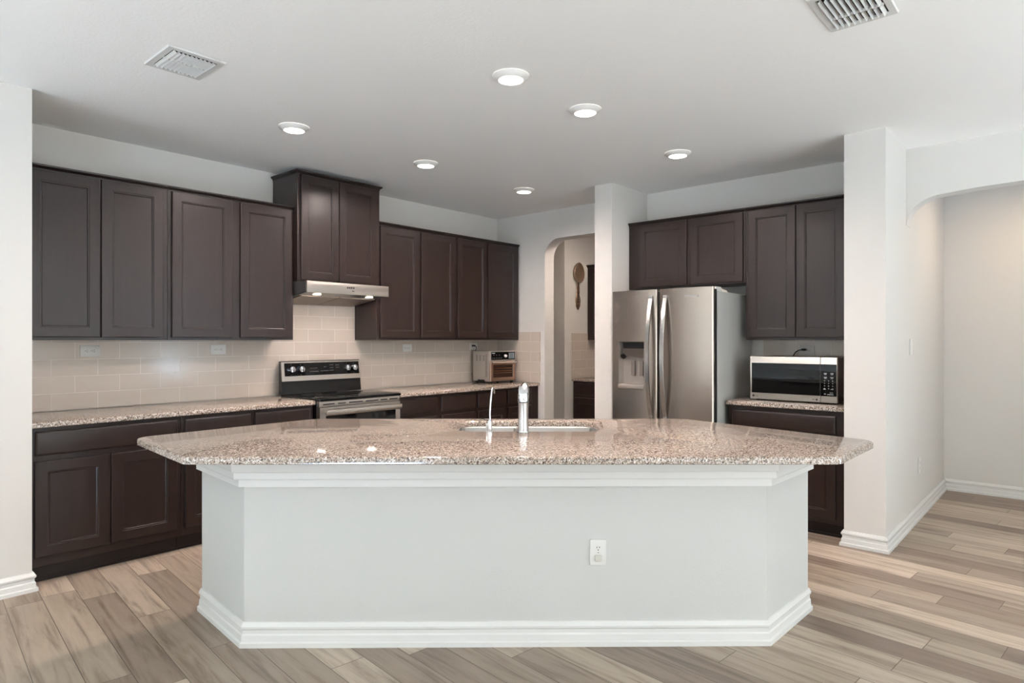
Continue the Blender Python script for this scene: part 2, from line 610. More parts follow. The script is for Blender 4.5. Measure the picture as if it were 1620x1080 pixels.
# ------------------------------------------------------------------ cabinets
def door_part(x0, x1, z0, z1, yb, parent, name='door', t=0.75, w=2.35):
    """five piece door; yb = plane it is hung on (front is yb - t)"""
    yf = yb - t
    def lp(i, y):
        return [(x0 + i, y, z0 + i), (x1 - i, y, z0 + i), (x1 - i, y, z1 - i), (x0 + i, y, z1 - i)]
    mb = MB()
    mb.loops([lp(0, yb), lp(0, yf + .16), lp(.06, yf + .04), lp(.2, yf), lp(w, yf), lp(w + .07, yf + .1), lp(w + .32, yf + .13), lp(w + .4, yf + .3), lp(w + .5, yf + .36)], True, False)
    d = mb.build(name, WOOD, parent, 12)
    pm = MB()
    i = w + .5
    pm.loops([lp(i - .02, yf + .36), lp(i + .02, yf + .36)], False, True)
    pm.build('panel', WOOD, d, 12)
    return d

def drawer_part(x0, x1, z0, z1, yb, parent, t=0.75):
    yf = yb - t
    def lp(i, y):
        return [(x0 + i, y, z0 + i), (x1 - i, y, z0 + i), (x1 - i, y, z1 - i), (x0 + i, y, z1 - i)]
    return MB().loops([lp(0, yb), lp(0, yf + .28), lp(.1, yf + .12), lp(.3, yf + .04), lp(.5, yf)]).build('drawer', WOOD, parent, 12)

def wall_cabinet(label, group, loc, rz, w, d, h, doors, ends='', name='wall_cabinet', crown=True):
    t = thing(name, label, 'cabinet', loc, rz, group)
    MB().box(0.03, w - 0.03, -d + .75, -0.45, 0, h, 0).build('carcass', WOOD, t, 12)
    # face frame with a light rail showing under the doors
    MB().box(0.03, w - 0.03, -d, -d + .74, 0, h, 0.05).build('face_frame', WOOD, t, 12)
    for a, b, z0, z1 in doors:
        door_part(a, b, z0, z1, -d - 0.02, t)
    if crown:
        a, b = (0.03, w - 0.03)
        path = [(b, -d)] + [(a, -d)]
        if 'R' in ends: path = [(b, -0.45)] + path
        if 'L' in ends: path = path + [(a, -0.45)]
        path = path[::-1]
        # outward is right of travel: go left end -> front -> right end
        MB().sweep([(-.6, h - .35), (.1, h - .35), (.12, h), (.3, h + .25), (.75, h + .6), (.8, h + .95), (-.6, h + .95)], path).build('crown_molding', WOODEDGE, t, 25)
    return t

def base_cabinet(label, group, loc, rz, w, doors, drawers, d=24.0, h=34.7, name='base_cabinet'):
    t = thing(name, label, 'cabinet', loc, rz, group)
    MB().box(0.03, w - 0.03, -d + .75, -0.5, 4.0, h).build('carcass', WOOD, t, 12)
    MB().box(0.03, w - 0.03, -d, -d + .74, 4.0, h, 0.05).build('face_frame', WOOD, t, 12)
    MB().box(0.03, w - 0.03, -d + 2.6, -d + 3.3, 0.02, 3.98).box(0.03, w - 0.03, -d + 2.3, -d + 2.6, 0.02, 0.7, 0.08).build('toe_kick', WOODEDGE, t, 12)
    for a, b, z0, z1 in doors:
        door_part(a, b, z0, z1, -d - 0.02, t)
    for a, b, z0, z1 in drawers:
        drawer_part(a, b, z0, z1, -d - 0.02, t)
    return t

G_UP = 'dark wall cabinets on the long kitchen wall'
G_BS = 'dark base cabinets on the long kitchen wall'
x0 = -176.9
wall_cabinet('dark brown two-door wall cabinet at the far left against the white wall end', G_UP, (x0, 0, 54), 0, -144.25 - x0, 13.0, 40.3,
             [(1.9, -160.2 - x0, .7, 39.9), (-159.95 - x0, -145.5 - x0, .7, 39.9)])
x0 = -144.2
wall_cabinet('dark brown two-door wall cabinet directly left of the range hood cabinet', G_UP, (x0, 0, 54), 0, -107.5 - x0, 13.0, 40.3,
             [(-143.3 - x0, -126.9 - x0, .7, 39.9), (-124.5 - x0, -108.2 - x0, .7, 39.9)], 'R')
x0 = -107.4
wall_cabinet('tall dark cabinet raised near the ceiling above the steel range hood', G_UP, (x0, 0, 72.15), 0, -76.3 - x0, 15.2, 33.4,
             [(1.0, -92.9 - x0, .55, 33.0), (-92.65 - x0, -77.8 - x0, .55, 33.0)], 'LR', name='hood_cabinet')
x0 = -76.0
wall_cabinet('dark two-door wall cabinet directly right of the range hood', G_UP, (x0, 0, 54), 0, -38.15 - x0, 13.0, 40.2,
             [(-74.6 - x0, -57.1 - x0, .8, 39.7), (-56.0 - x0, -38.9 - x0, .8, 39.7)], 'L')
x0 = -38.1
wall_cabinet('dark two-door wall cabinet in the corner above the toaster oven', G_UP, (x0, 0, 54), 0, -0.5 - x0, 13.0, 40.2,
             [(-37.2 - x0, -20.9 - x0, .8, 39.7), (-20.2 - x0, -2.1 - x0, .8, 39.7)])
RB = R(-90)
y0 = -75.8
wall_cabinet('short dark two-door cabinet over the refrigerator', 'dark wall cabinets in the refrigerator alcove', (0, y0, 71.9), RB, 117.75 + y0, 13.0, 22.4,
             [(80.0 + y0, 98.1 + y0, .5, 22.1), (99.5 + y0, 117.0 + y0, .5, 22.1)], name='over_fridge_cabinet')
y0 = -117.8
wall_cabinet('dark two-door wall cabinet above the microwave', 'dark wall cabinets in the refrigerator alcove', (0, y0, 54), RB, 149.55 + y0, 13.0, 40.3,
             [(118.7 + y0, 132.85 + y0, .8, 40.0), (133.1 + y0, 146.4 + y0, .8, 40.0)])

x0 = -176.9
base_cabinet('dark base cabinet at the far left with one wide drawer over two scuffed doors', G_BS, (x0, 0, 0), 0, -145.25 - x0,
             [(.9, -161.3 - x0, 6.0, 27.2), (-161.1 - x0, -146.2 - x0, 6.0, 27.2)], [(1.0, -146.2 - x0, 28.5, 33.8)])
x0 = -145.2
base_cabinet('narrow dark base cabinet second from the left, partly behind the island corner', G_BS, (x0, 0, 0), 0, -126.25 - x0,
             [(-144.3 - x0, -126.9 - x0, 6.0, 27.2)], [(-144.3 - x0, -126.9 - x0, 28.5, 33.8)])
x0 = -126.2
base_cabinet('narrow dark base cabinet just left of the range', G_BS, (x0, 0, 0), 0, -107.4 - x0,
             [(-125.6 - x0, -108.5 - x0, 6.0, 27.2)], [(-125.6 - x0, -108.5 - x0, 28.5, 33.8)])
x0 = -76.0
base_cabinet('dark base cabinet just right of the range with two drawers', G_BS, (x0, 0, 0), 0, -38.05 - x0,
             [(1.0, -58.2 - x0, 6, 27), (-56.1 - x0, -38.7 - x0, 6, 27)], [(1.0, -58.2 - x0, 28.4, 33.8), (-56.1 - x0, -38.7 - x0, 28.4, 33.8)])
x0 = -38.0
base_cabinet('dark base cabinet in the corner under the toaster oven', G_BS, (x0, 0, 0), 0, -0.5 - x0,
             [(.7, -21.5 - x0, 6, 27), (-20.1 - x0, -5.7 - x0, 6, 27)], [(.7, -21.5 - x0, 28.4, 33.8), (-20.1 - x0, -5.7 - x0, 28.4, 33.8)])
y0 = -116.9
base_cabinet('dark base cabinet under the microwave beside the white pillar', None, (0, y0, 0), RB, 149.55 + y0,
             [(118.2 + y0, 132.3 + y0, 5.2, 27.2), (132.5 + y0, 146.8 + y0, 5.2, 27.2)], [(118.2 + y0, 146.8 + y0, 28.5, 33.4)])
# pantry beyond the arch
y0 = -16.7
base_cabinet('dark base cabinet in the pantry seen through the arch', None, (58.9, y0, 0), RB, 36, [(1, 17.9, 6, 27), (18.1, 35, 6, 27)], [(1, 17.9, 28.5, 33.8), (18.1, 35, 28.5, 33.8)], name='pantry_base_cabinet')
wall_cabinet('dark wall cabinet in the pantry right of the big spoon', None, (58.9, y0, 54), RB, 36, 12.3, 35.2, [(1, 17.9, .8, 34.8), (18.1, 35, .8, 34.8)], 'L', name='pantry_wall_cabinet')

# ------------------------------------------------------------------ worktops
def worktop(label, poly, z0=34.76, z1=36.0, holes=(), name='countertop'):
    r = .4
    rings = [(.12, z0), (0, z0 + .12), (0, z1 - r), (r * .13, z1 - r * .5), (r * .5, z1 - r * .13), (r, z1)]
    o = MB().slab(poly, list(holes), rings).build(name, GRANITE, None, 30)
    return tag(o, label, 'countertop', 'speckled granite worktops')
worktop('speckled granite countertop running left of the range', rounded(rect(-176.9, -107.25, -25.6, -0.4), [0, .6, 0, 0]))
worktop('speckled granite countertop right of the range, under the toaster oven', rounded(rect(-76.2, -0.42, -25.6, -0.4), [.6, 1.2, 0, 0]))
worktop('short speckled granite countertop under the microwave', rounded(rect(-25.9, -.42, -149.55, -116.4), [0, 0, 0, 1.2]))
worktop('granite countertop in the pantry seen through the arch', rect(33.3, 58.8, -53, -16.95))

# island
ISL = [(-167.9, -59.4), (-170.3, -88.2), (-100.3, -167.6), (-77.6, -167.8), (-70.2, -124.8), (-128.1, -59.1)]
SKX, SKY = CX + 141.4 * FX + 3.45 * RX, CY + 141.4 * FY + 3.45 * RY
def skw(x, y):                                  # sink plan coordinates to world
    return (SKX + x * RX + y * FX, SKY + x * RY + y * FY)
hole_l = rounded(rect(-15.0, 15.0, -8.4, 8.4), 4.2, 8)
hole = [skw(x, y) for x, y in hole_l]
worktop('large speckled granite island top with undermount sink', rounded(ISL, [3, 2.5, 2.5, 3, 8, 8], 8), 34.0, 35.25, [hole], 'island_countertop')

isl = thing('kitchen_island', 'white angled kitchen island with moulding and baseboard in the foreground', 'kitchen island', (0, 0, 0))
BP = [(-156.9, -64.0), (-158.8, -85.5), (-96.95, -154.5), (-76.3, -155.25)]
body = BP + [(-72.6, -127.0), (-129.0, -62.5)]
MB().slab(body, [inset(body, 4.0)], [(0, 0.02), (0, 33.98)]).build('body', ISLAND, isl, 12)
MOLD = [(0.02, 28.3), (1.1, 28.3), (1.1, 29.75), (2.05, 29.75), (2.15, 29.95), (2.15, 31.0), (2.45, 31.15), (2.6, 31.6), (2.75, 33.0), (3.0, 33.9), (0.02, 33.9)]
MB().sweep(MOLD, BP).build('crown_molding', TRIM, isl, 25)
BASE2 = [(d, z * 1.07) for d, z in BASE]
MB().sweep(BASE2, BP).build('baseboard', TRIM, isl, 25)

# ------------------------------------------------------------------ tile
def splash(label, mb, m):
    tag(mb.build('tile_backsplash', m, None, 0), label, 'backsplash', 'beige tile backsplashes')
splash('glossy beige tile backsplash along the long wall behind the range', MB().prism([(-176.9, 36.02), (-.36, 36.02), (-.36, 53.95), (-76.1, 53.95), (-76.1, 68), (-107.3, 68), (-107.3, 53.95), (-176.9, 53.95)], -.34, -.02, 1), TILE_A)
splash('beige tile side splash on the arch wall beside the toaster oven', MB().box(-.34, -.02, -24.94, -.36, 36.02, 57.4), TILE_C)
splash('beige tile strip behind the microwave', MB().box(-.34, -.02, -149.5, -118.6, 36.02, 53.95), TILE_C)
splash('beige tile in the pantry beneath the big spoon', MB().box(33.6, 58.8, -16.85, -16.55, 36.02, 57.2), TILE_A)

# ------------------------------------------------------------------ range
rg = thing('electric_range', 'stainless steel and black electric range with glass cooktop', 'range', (-106.8, 0, 0))
W = 30.1
MB().box(.05, W - .05, -24.9, -1.2, .3, 35.6, .1).build('body', BLACK, rg)
MB().box(-.1, W + .1, -27.2, -4.5, 35.62, 36.45, .2).build('cooktop', GLASS, rg)
bg = MB().prism([(-5.2, 36.5), (-4.7, 40.6), (-4.9, 40.9), (-4.2, 46.8), (-3.9, 47.1), (-3.1, 47.1), (-3.1, 36.5)], .0, W, 0).build('backguard', BLACK, rg, 20)
fp = MB()
def slant(z, off):                              # point on the slanted control face
    return -4.9 + (z - 40.9) * (.7 / 5.9) - off
def facebox(mb, xa, xb, za, zb, o0, o1):
    mb.loops([[(xa, slant(za, o0), za), (xb, slant(za, o0), za), (xb, slant(zb, o0), zb), (xa, slant(zb, o0), zb)],
              [(xa, slant(za, o1), za), (xb, slant(za, o1), za), (xb, slant(zb, o1), zb), (xa, slant(zb, o1), zb)]])
facebox(fp, .0, W, 40.7, 46.9, .02, .45)
fp.build('control_face', STEELH, bg)
pn = MB()
facebox(pn, .9, W - .9, 42.3, 46.5, .46, .6)
pn = pn.build('control_panel', GLASS, bg)
for kx in (3.2, 6.6, 24.2, 27.0):
    zc = 44.4
    kb = MB().cyl((kx, slant(zc, .6), zc), (kx, slant(zc, 1.7), zc + .1), 1.15, .95)
    kb.box(kx - .22, kx + .22, slant(zc, 2.15), slant(zc, 1.6), zc - .9, zc + 1.0, .1)
    kb.build('knob', CHROME, rg)
for gx, n, z in ((10.2, 5, 44.6), (10.0, 6, 43.5), (14.0, 6, 43.6), (17.5, 3, 45.5), (17.5, 3, 44.6), (17.5, 3, 43.7), (19.8, 3, 45.4), (19.8, 3, 44.6), (15.3, 2, 44.9)):
    mk = MB()
    for i in range(n):
        facebox(mk, gx + i * .55, gx + i * .55 + .22, z, z + .1, .6, .62)
    mk.build('marking', WHITEMARK, bg)
for kx in (3.2, 6.6, 24.2, 27.0):
    for z in (42.6, 45.9):
        mk = MB()
        facebox(mk, kx - .1, kx + .1, z, z + .1, .6, .62)
        mk.build('marking', WHITEMARK, bg)
rings_m = mat('burner_ring', (62, 60, 60), 0.3)
for bx, by, r in ((7.5, -20.5, 4.4), (22.6, -20.5, 3.6), (7.8, -9.8, 3.0), (22.4, -9.8, 4.2)):
    MB().lathe([(r - .08, 36.455), (r - .06, 36.475), (r + .06, 36.475), (r + .08, 36.455)], (bx, by, 0), 40).build('burner_ring', rings_m, rg)
MB().box(.0, W, -26.6, -25.0, 33.9, 35.58, .12).build('vent_trim', STEELH, rg)
vs = MB()
for a, b in ((1.2, 5.2), (6.4, 9.2), (10.4, 15.4), (16.6, 21.4), (22.4, 25.0), (25.9, 29.2)):
    vs.box(a, b, -26.68, -26.55, 34.55, 34.9)
vs.build('vent_slots', SLOT, rg)
dr = MB().prism([(.0, 8), (W, 8), (W, 33.8), (.0, 33.8)], -26.9, -25.0, 1).build('oven_door', STEELH, rg)
MB().box(2.0, W - 2.0, -27.1, -26.85, 11, 31.2, .08).build('door_glass', GLASS, dr)
hd = MB().box(1.0, W - 1.0, -29.3, -28.5, 31.5, 33.2, .3)
for hx in (2.2, W - 2.2):
    hd.box(hx - .5, hx + .5, -28.7, -26.85, 31.9, 32.9, .1)
hd.build('door_handle', STEELH, dr)
MB().box(.1, W - .1, -26.7, -25.0, 1.2, 7.7, .12).build('storage_drawer', STEELH, rg)

# ------------------------------------------------------------------ range hood
hx0 = -107.1
hd = thing('range_hood', 'slim stainless steel range hood under the raised cabinet', 'range hood', (hx0, 0, 65.8))
W = 30.75
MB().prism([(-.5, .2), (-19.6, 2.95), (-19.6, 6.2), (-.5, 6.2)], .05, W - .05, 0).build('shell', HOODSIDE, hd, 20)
MB().box(0, W, -20.35, -19.62, 2.75, 6.25, .06).build('front_panel', STEELH, hd)
def under(y, off):                             # underside height at depth y
    return .2 + (-.5 - y) / 19.1 * 2.75 - off
for a, b in ((1.4, 15.1), (15.5, 29.3)):
    MB().loops([[(a, -14.6, under(-14.6, .02)), (b, -14.6, under(-14.6, .02)), (b, -1.2, under(-1.2, .02)), (a, -1.2, under(-1.2, .02))],
                [(a, -14.6, under(-14.6, .3)), (b, -14.6, under(-14.6, .3)), (b, -1.2, under(-1.2, .3)), (a, -1.2, under(-1.2, .3))]]).build('filter', FILTER, hd, 12)
MB().loops([[(.4, -19.4, under(-19.4, .02)), (W - .4, -19.4, under(-19.4, .02)), (W - .4, -15.0, under(-15.0, .02)), (.4, -15.0, under(-15.0, .02))],
            [(.4, -19.4, under(-19.4, .15)), (W - .4, -19.4, under(-19.4, .15)), (W - .4, -15.0, under(-15.0, .15)), (.4, -15.0, under(-15.0, .15))]]).build('lamp_strip', STEELH, hd, 12)
for lx in (5.3, 25.0):
    z = under(-17.2, .15)
    MB().cyl((lx, -17.2, z), (lx, -17.2, z - .2), 1.35, 1.2).build('lamp', HOODLENS, hd)
    area('hood_lamp_light', (hx0 + lx, -17.2, 65.8 + z - .4), (0, 0, 0), 2.2, 2.2, 1.6, WARM, 'DISK')
bt = MB()
for i in range(4):
    bt.box(14.3 + i * .75, 14.7 + i * .75, -20.45, -20.33, 4.6, 5.2, .05)
bt.build('buttons', SLOT, hd)
MB().box(16.1, 17.0, -20.4, -20.33, 3.75, 3.95).build('logo', SLOT, hd)

# ------------------------------------------------------------------ refrigerator (faces -X)
fr = thing('refrigerator', 'stainless steel side-by-side refrigerator with ice and water dispenser', 'refrigerator', (0, -80.6, 0), RB)
W, H = 34.9, 68.6
MB().box(.2, W - .2, -28.2, -2.0, .6, H, .2).build('cabinet', GRAYP, fr)
def loopxz(x0, x1, z0, z1, y):
    return [(x0, y, z0), (x1, y, z0), (x1, y, z1), (x0, y, z1)]
# freezer door with a recess for the dispenser
DX0, DX1, DZ0, DZ1 = 2.6, 12.1, 38.3, 53.4
a0, a1, z0, z1 = 0.0, 16.5, 3.0, 69.8
def bowed(mb, xa, xb, za, zb, x0, x1):
    """piece xa..xb, za..zb of a slightly bowed door spanning x0..x1"""
    xc, hw = (x0 + x1) / 2, (x1 - x0) / 2
    q = []
    xs = sorted({xc + hw * v for v in (-1, -.99, -.975, -.96, -.9, -.75, -.6, -.4, -.2, 0, .2, .4, .6, .75, .9, .96, .975, .99, 1)} | {xa, xb})
    for x in xs:
        if x < xa - 1e-6 or x > xb + 1e-6:
            continue
        f = (x - xc) / hw
        q.append((x, -31.75 - .4 * (1 - f * f) + .9 * max(0.0, abs(f) - .965) / .035 * .5))
    mb.prism(q + [(xb, -30.9), (xa, -30.9)], za, zb)
    return mb
mb = MB()
bowed(mb, a0, a1, DZ1, z1, a0, a1)
bowed(mb, a0, a1, z0, DZ0, a0, a1)
bowed(mb, a0, DX0, DZ0, DZ1, a0, a1)
bowed(mb, DX1, a1, DZ0, DZ1, a0, a1)
fd = mb.build('freezer_door', STEEL, fr, 35)
rd = bowed(MB(), 17.1, W, z0, z1, 17.1, W).build('refrigerator_door', STEEL, fr, 35)
MB().box(.5, W - .5, -30.88, -28.2, 3.2, 38.0).box(.5, W - .5, -30.88, -28.2, 53.7, 69.2).box(12.3, W - .5, -30.88, -28.2, 38.02, 53.68).build('gasket', GROOVE, fr, 0)
HANDLE = mat('handle_steel', (214, 214, 213), 0.2, 1.0)
for hx, par in ((14.6, fd), (19.6, rd)):
    pts = []
    for i in range(17):
        f = i / 16
        pts.append((hx, -32.3 - 2.5 * math.sin(math.pi * f) ** .8, 30 + f * 37.2))
    hm = MB()
    hm.loops([[(hx - .6, y - .22, z), (hx + .6, y - .22, z), (hx + .6, y + .22, z), (hx - .6, y + .22, z)] for _, y, z in pts])
    hm.box(hx - .6, hx + .6, -32.6, -31.98, 29.4, 30.6, .1).box(hx - .6, hx + .6, -32.6, -31.98, 66.6, 67.8, .1)
    hm.build('handle', HANDLE, par, 35)
dp = MB()
dp.loops([loopxz(DX0 + .02, DX1 - .02, DZ0 + .02, DZ1 - .02, -31.9), loopxz(DX0 + .5, DX1 - .5, DZ0 + 1.5, DZ1 - .4, -29.6)], False, True)
DISP = mat('dispenser_grey', (168, 160, 152), 0.35, 0.6)
dp = dp.build('dispenser', DISP, fr, 12)
MB().box(DX0 + 1.3, DX1 - .5, -31.3, -30.0, 51.2, 53.0, .1).build('control_panel', BLACK, dp)
MB().loops([[(DX0 + 1.0, -31.2, 48.9), (DX1 - .6, -31.2, 48.2), (DX1 - .6, -30.0, 48.2), (DX0 + 1.0, -30.0, 48.9)], [(DX0 + 1.2, -31.5, 51.2), (DX1 - .5, -31.5, 51.2), (DX1 - .5, -30.0, 51.2), (DX0 + 1.2, -30.0, 51.2)]]).build('touch_strip', mat('dispenser_dark', (82, 74, 68), .3, .3), dp)
MB().cyl((DX0 + 1.4, -31.3, 48.6), (DX0 + 1.4, -30.2, 49.2), .9, .9, 16).build('ice_chute', BLACK, dp)
for px in (7.2, 10.2):
    MB().box(px - .65, px + .65, -30.6, -30.1, 42.4, 47.4, .15).build('paddle', mat('paddle_grey', (104, 98, 92), .35), dp)
MB().box(DX0 + .05, DX1 - .05, -32.35, -29.8, DZ0 + .1, DZ0 + 1.4, .12).build('drip_tray', DISP, dp)
text_part('logo', 'Whirlpool', 1.05, HANDLE, rd, (28.2, -32.17, 67.2), (R(90), 0, 0))
MB().box(31.6, 34.3, -28.9, -24.8, H + .02, 70.0, .15).build('hinge_cover', PLASTIC, fr)
tag(MB().loops([[(-24.4, -114.9, H + .02), (-20.6, -115.2, H + .02), (-20.2, -113.0, H + .02), (-24.2, -112.6, H + .02)],
                [(-24.4, -114.7, H + .9), (-21.0, -114.9, H + .6), (-20.6, -113.2, H + .5), (-24.2, -112.8, H + 1.1)],
                [(-23.9, -114.3, H + 1.15), (-22.0, -114.5, H + .75), (-21.8, -113.6, H + .7), (-23.8, -113.2, H + 1.3)]]).build('paper_bundle', mat('white_paper', (228, 218, 206), .7), None),
    'small white bundle lying on top of the refrigerator', 'bundle')

# ------------------------------------------------------------------ microwave (faces -X)
mw = thing('microwave_oven', 'stainless steel countertop microwave with black glass door', 'microwave', (0, -121.8, 36.0), RB)
W, H0, H1 = 24.1, .45, 13.1
mwcase = mat('microwave_case', (74, 56, 49), .25, .6)
MB().box(.05, W - .05, -18.6, -3.5, H0, H1, .15).build('case', mwcase, mw)
md = MB().box(0, 19.75, -19.8, -18.65, H0, H1, .12).build('door', STEELH, mw)
MB().box(.45, 19.7, -19.9, -19.75, 2.3, 11.2, .05).build('door_glass', GLASS, md)
cp = MB().box(19.85, W, -19.8, -18.65, H0, H1, .12).build('control_panel', STEELH, mw)
MB().box(19.9, W - .1, -19.9, -19.75, 2.3, 11.2, .05).build('panel_glass', GLASS, cp)
kp = MB()
for gz, xs, w in ((8.6, (20.7, 22.4), .8), (7.5, (20.7, 22.4), .8)):
    for x in xs:
        kp.box(x, x + w, -19.93, -19.88, gz, gz + .16).box(x + .1, x + w - .1, -19.93, -19.88, gz - .3, gz - .16)
for r_ in range(4):
    for c_ in range(3):
        x, z = 20.8 + c_ * 1.05, 6.5 - r_ * .72
        kp.box(x, x + .2, -19.93, -19.88, z, z + .22)
for x, w in ((20.6, .6), (22.5, .7)):
    kp.box(x, x + w, -19.93, -19.88, 4.2, 4.35)
kp.build('keypad', WHITEMARK, cp)
kp = MB()
kp.box(20.8, 21.2, -19.93, -19.88, 2.8, 3.05).box(21.6, 23.2, -19.93, -19.88, 2.7, 2.9).box(22.2, 23.1, -19.93, -19.88, 3.2, 3.35)
kp.build('start_keys', WHITEMARK, cp)
DARKINK = mat('dark_ink', (58, 52, 50), .5)
lg = MB().cyl((.95, -19.86, 1.4), (.95, -19.78, 1.4), .36, .36, 24).build('logo_disc', DARKINK, md)
text_part('logo', 'LG', .75, DARKINK, md, (1.9, -19.83, 1.4), (R(90), 0, 0))
MB().cyl((18.8, -19.86, 1.2), (18.8, -19.78, 1.2), .28, .28, 20).box(17.6, 18.3, -19.86, -19.78, 1.15, 1.3).build('badge', DARKINK, md)
for fx in (1.5, W - 1.5):
    for fy in (-17.5, -5):
        MB().cyl((fx, fy, .02), (fx, fy, H0 + .02), .6, .6, 14).build('foot', BLACK, mw)
cable = [(6.3, -3.4, 10.5), (6.6, -2.2, 12.4), (6.9, -1.7, 13.6), (7.4, -1.6, 14.3), (8.2, -1.6, 14.8), (9.2, -1.6, 15.0)]
MB().tube(cable, .16, 10).build('power_cord', BLACK, mw)
MB().box(9.1, 10.3, -2.0, -1.1, 14.65, 15.35, .15).tube([(10.3, -1.4, 15.15), (10.6, -1.1, 15.0)], .08, 8).build('plug', BLACK, mw)

# ------------------------------------------------------------------ toaster oven
to = thing('toaster_oven', 'stainless steel air fryer toaster oven in the counter corner', 'toaster oven', (-19.5, -13.9, 36.0), R(-7))
W, D, H0, H1 = 14.0, 11.2, .75, 13.3
TCASE = mat('toaster_case', (186, 177, 168), .35, .45)
MB().box(0, W, 0.35, D, H0, H1, .25).build('case', TCASE, to)
vt = MB()
for gx in (2.0, 4.3, 6.6):
    for i in range(6):
        vt.box(-.03, .03, D - gx - 1.2, D - gx, 9.3 + i * .42, 9.5 + i * .42)
for i in range(22):
    vt.box(-.03, .03, 1.6, 3.0, 2.6 + i * .44, 2.8 + i * .44)
vt.build('side_vents', mat('vent_shadow', (108, 98, 92), .6), to)
MB().box(-.35, .3, 3.5, 7.6, .35, 1.45, .1).build('side_bracket', BLACK, to)
hp = MB().box(.05, W - .05, -.35, .4, 9.3, H1 - .05, .3).build('control_panel', TCASE, to)
MB().box(.45, W - .5, -.45, -.3, 9.75, H1 - .3, .06).build('panel_face', GLASS, hp)
MB().cyl((8.0, -.5, 11.3), (8.0, -1.1, 11.3), .62, .55, 20).build('dial', PLASTIC, hp)
MB().box(9.9, 13.0, -.5, -.42, 10.1, 12.7).build('display', mat('display_grey', (88, 98, 102), .3), hp)
pm = MB()
for i in range(6):
    pm.box(1.0 + i * .95, 1.4 + i * .95, -.49, -.43, 10.4, 10.55)
    if i < 3: pm.box(1.6 + i * 1.5, 1.9 + i * 1.5, -.49, -.43, 11.6, 11.85)
for i in range(4):
    pm.box(10.0, 10.5, -.53, -.48, 10.5 + i * .5, 10.65 + i * .5).box(12.4, 12.9, -.53, -.48, 10.5 + i * .5, 10.65 + i * .5)
pm.box(.75, 2.4, -.49, -.43, 12.3, 12.65)
pm.build('panel_markings', WHITEMARK, hp)
COPPER = mat('warm_steel', (178, 148, 128), .3, .9)
def lpx(i, y, x0=.15, x1=W - .15, z0=1.0, z1=9.0):
    return [(x0 + i, y, z0 + i), (x1 - i, y, z0 + i), (x1 - i, y, z1 - i), (x0 + i, y, z1 - i)]
dd = MB().loops([lpx(0, .34), lpx(0, -.3), lpx(.15, -.4), lpx(1.3, -.4), lpx(1.4, -.25)], True, False).build('door', COPPER, to, 20)
MB().loops([lpx(1.38, -.26), lpx(1.42, -.26)], False, True).build('door_glass', mat('brown_glass', (44, 26, 18), .06), dd)
rk = MB()
for z in (4.2, 5.0, 6.1):
    rk.box(1.7, W - 2.2, -.3, -.24, z, z + .2)
rk.build('rack', mat('rack_wire', (150, 118, 88), .35, .8), dd)
MB().tube([(.3, -1.5, 8.6), (W - .2, -1.5, 8.6)], .28, 12).box(.6, 1.5, -1.5, -.35, 8.1, 8.9, .1).box(W - 1.6, W - .7, -1.5, -.35, 8.1, 8.9, .1).build('door_handle', TCASE, dd)
for fx, fy in ((1.2, 1.0), (W - 1.2, 1.0), (1.2, D - 1), (W - 1.2, D - 1)):
    MB().cyl((fx, fy, .02), (fx, fy, H0 + .05), .55, .65, 14).build('foot', BLACK, to)
MB().tube([(1.0, D + .05, 11.8), (1.8, D + .7, 13.2), (2.5, D + .7, 14.4), (2.3, D + .75, 15.2), (1.6, D + .8, 15.5)], .15, 10).box(.2, 1.6, D + .3, D + 1.1, 15.2, 15.9, .15).build('power_cord', BLACK, to)

# ------------------------------------------------------------------ sink and taps
sk = thing('undermount_sink', 'double bowl stainless sink set in the island top', 'sink', (SKX, SKY, 24.5), math.atan2(RY, RX))
hz = 33.97 - 24.5
for bx0, bx1 in ((-14.7, -2.6), (-1.4, 14.7)):
    bw = MB()
    base_p = rounded(rect(bx0, bx1, -8.1, 8.1), 3.4, 7)
    lps = []
    for d, z in ((-.75, hz), (-.7, hz), (0, hz - .02), (.1, hz - .5), (.25, 2.2), (.6, 1.0), (1.6, .3), (2.6, .25)):
        lps.append([(x, y, z) for x, y in inset(base_p, d)])
    if bx0 > -5:   # keep the flanges of the two bowls apart
        lps[0] = [(max(x, -1.98), y, z) for x, y, z in lps[0]]; lps[1] = [(max(x, -1.98), y, z) for x, y, z in lps[1]]
    else:
        lps[0] = [(min(x, -2.0), y, z) for x, y, z in lps[0]]; lps[1] = [(min(x, -2.0), y, z) for x, y, z in lps[1]]
    bo = bw.loops(lps, False, True).build('bowl', SINKST, sk, 50)
    cx = (bx0 + bx1) / 2
    MB().lathe([(1.7, .3), (1.6, .38), (1.2, .38), (1.0, .27), (.01, .27)], (cx, 0, 0), 24).build('drain', CHROME, bo)

TOPZ = 35.25
fc = thing('kitchen_faucet', 'thick chrome pull-out kitchen faucet at the sink', 'faucet', (CX + 131.2 * FX + 2.3 * RX, CY + 131.2 * FY + 2.3 * RY, TOPZ), math.atan2(RY, RX))
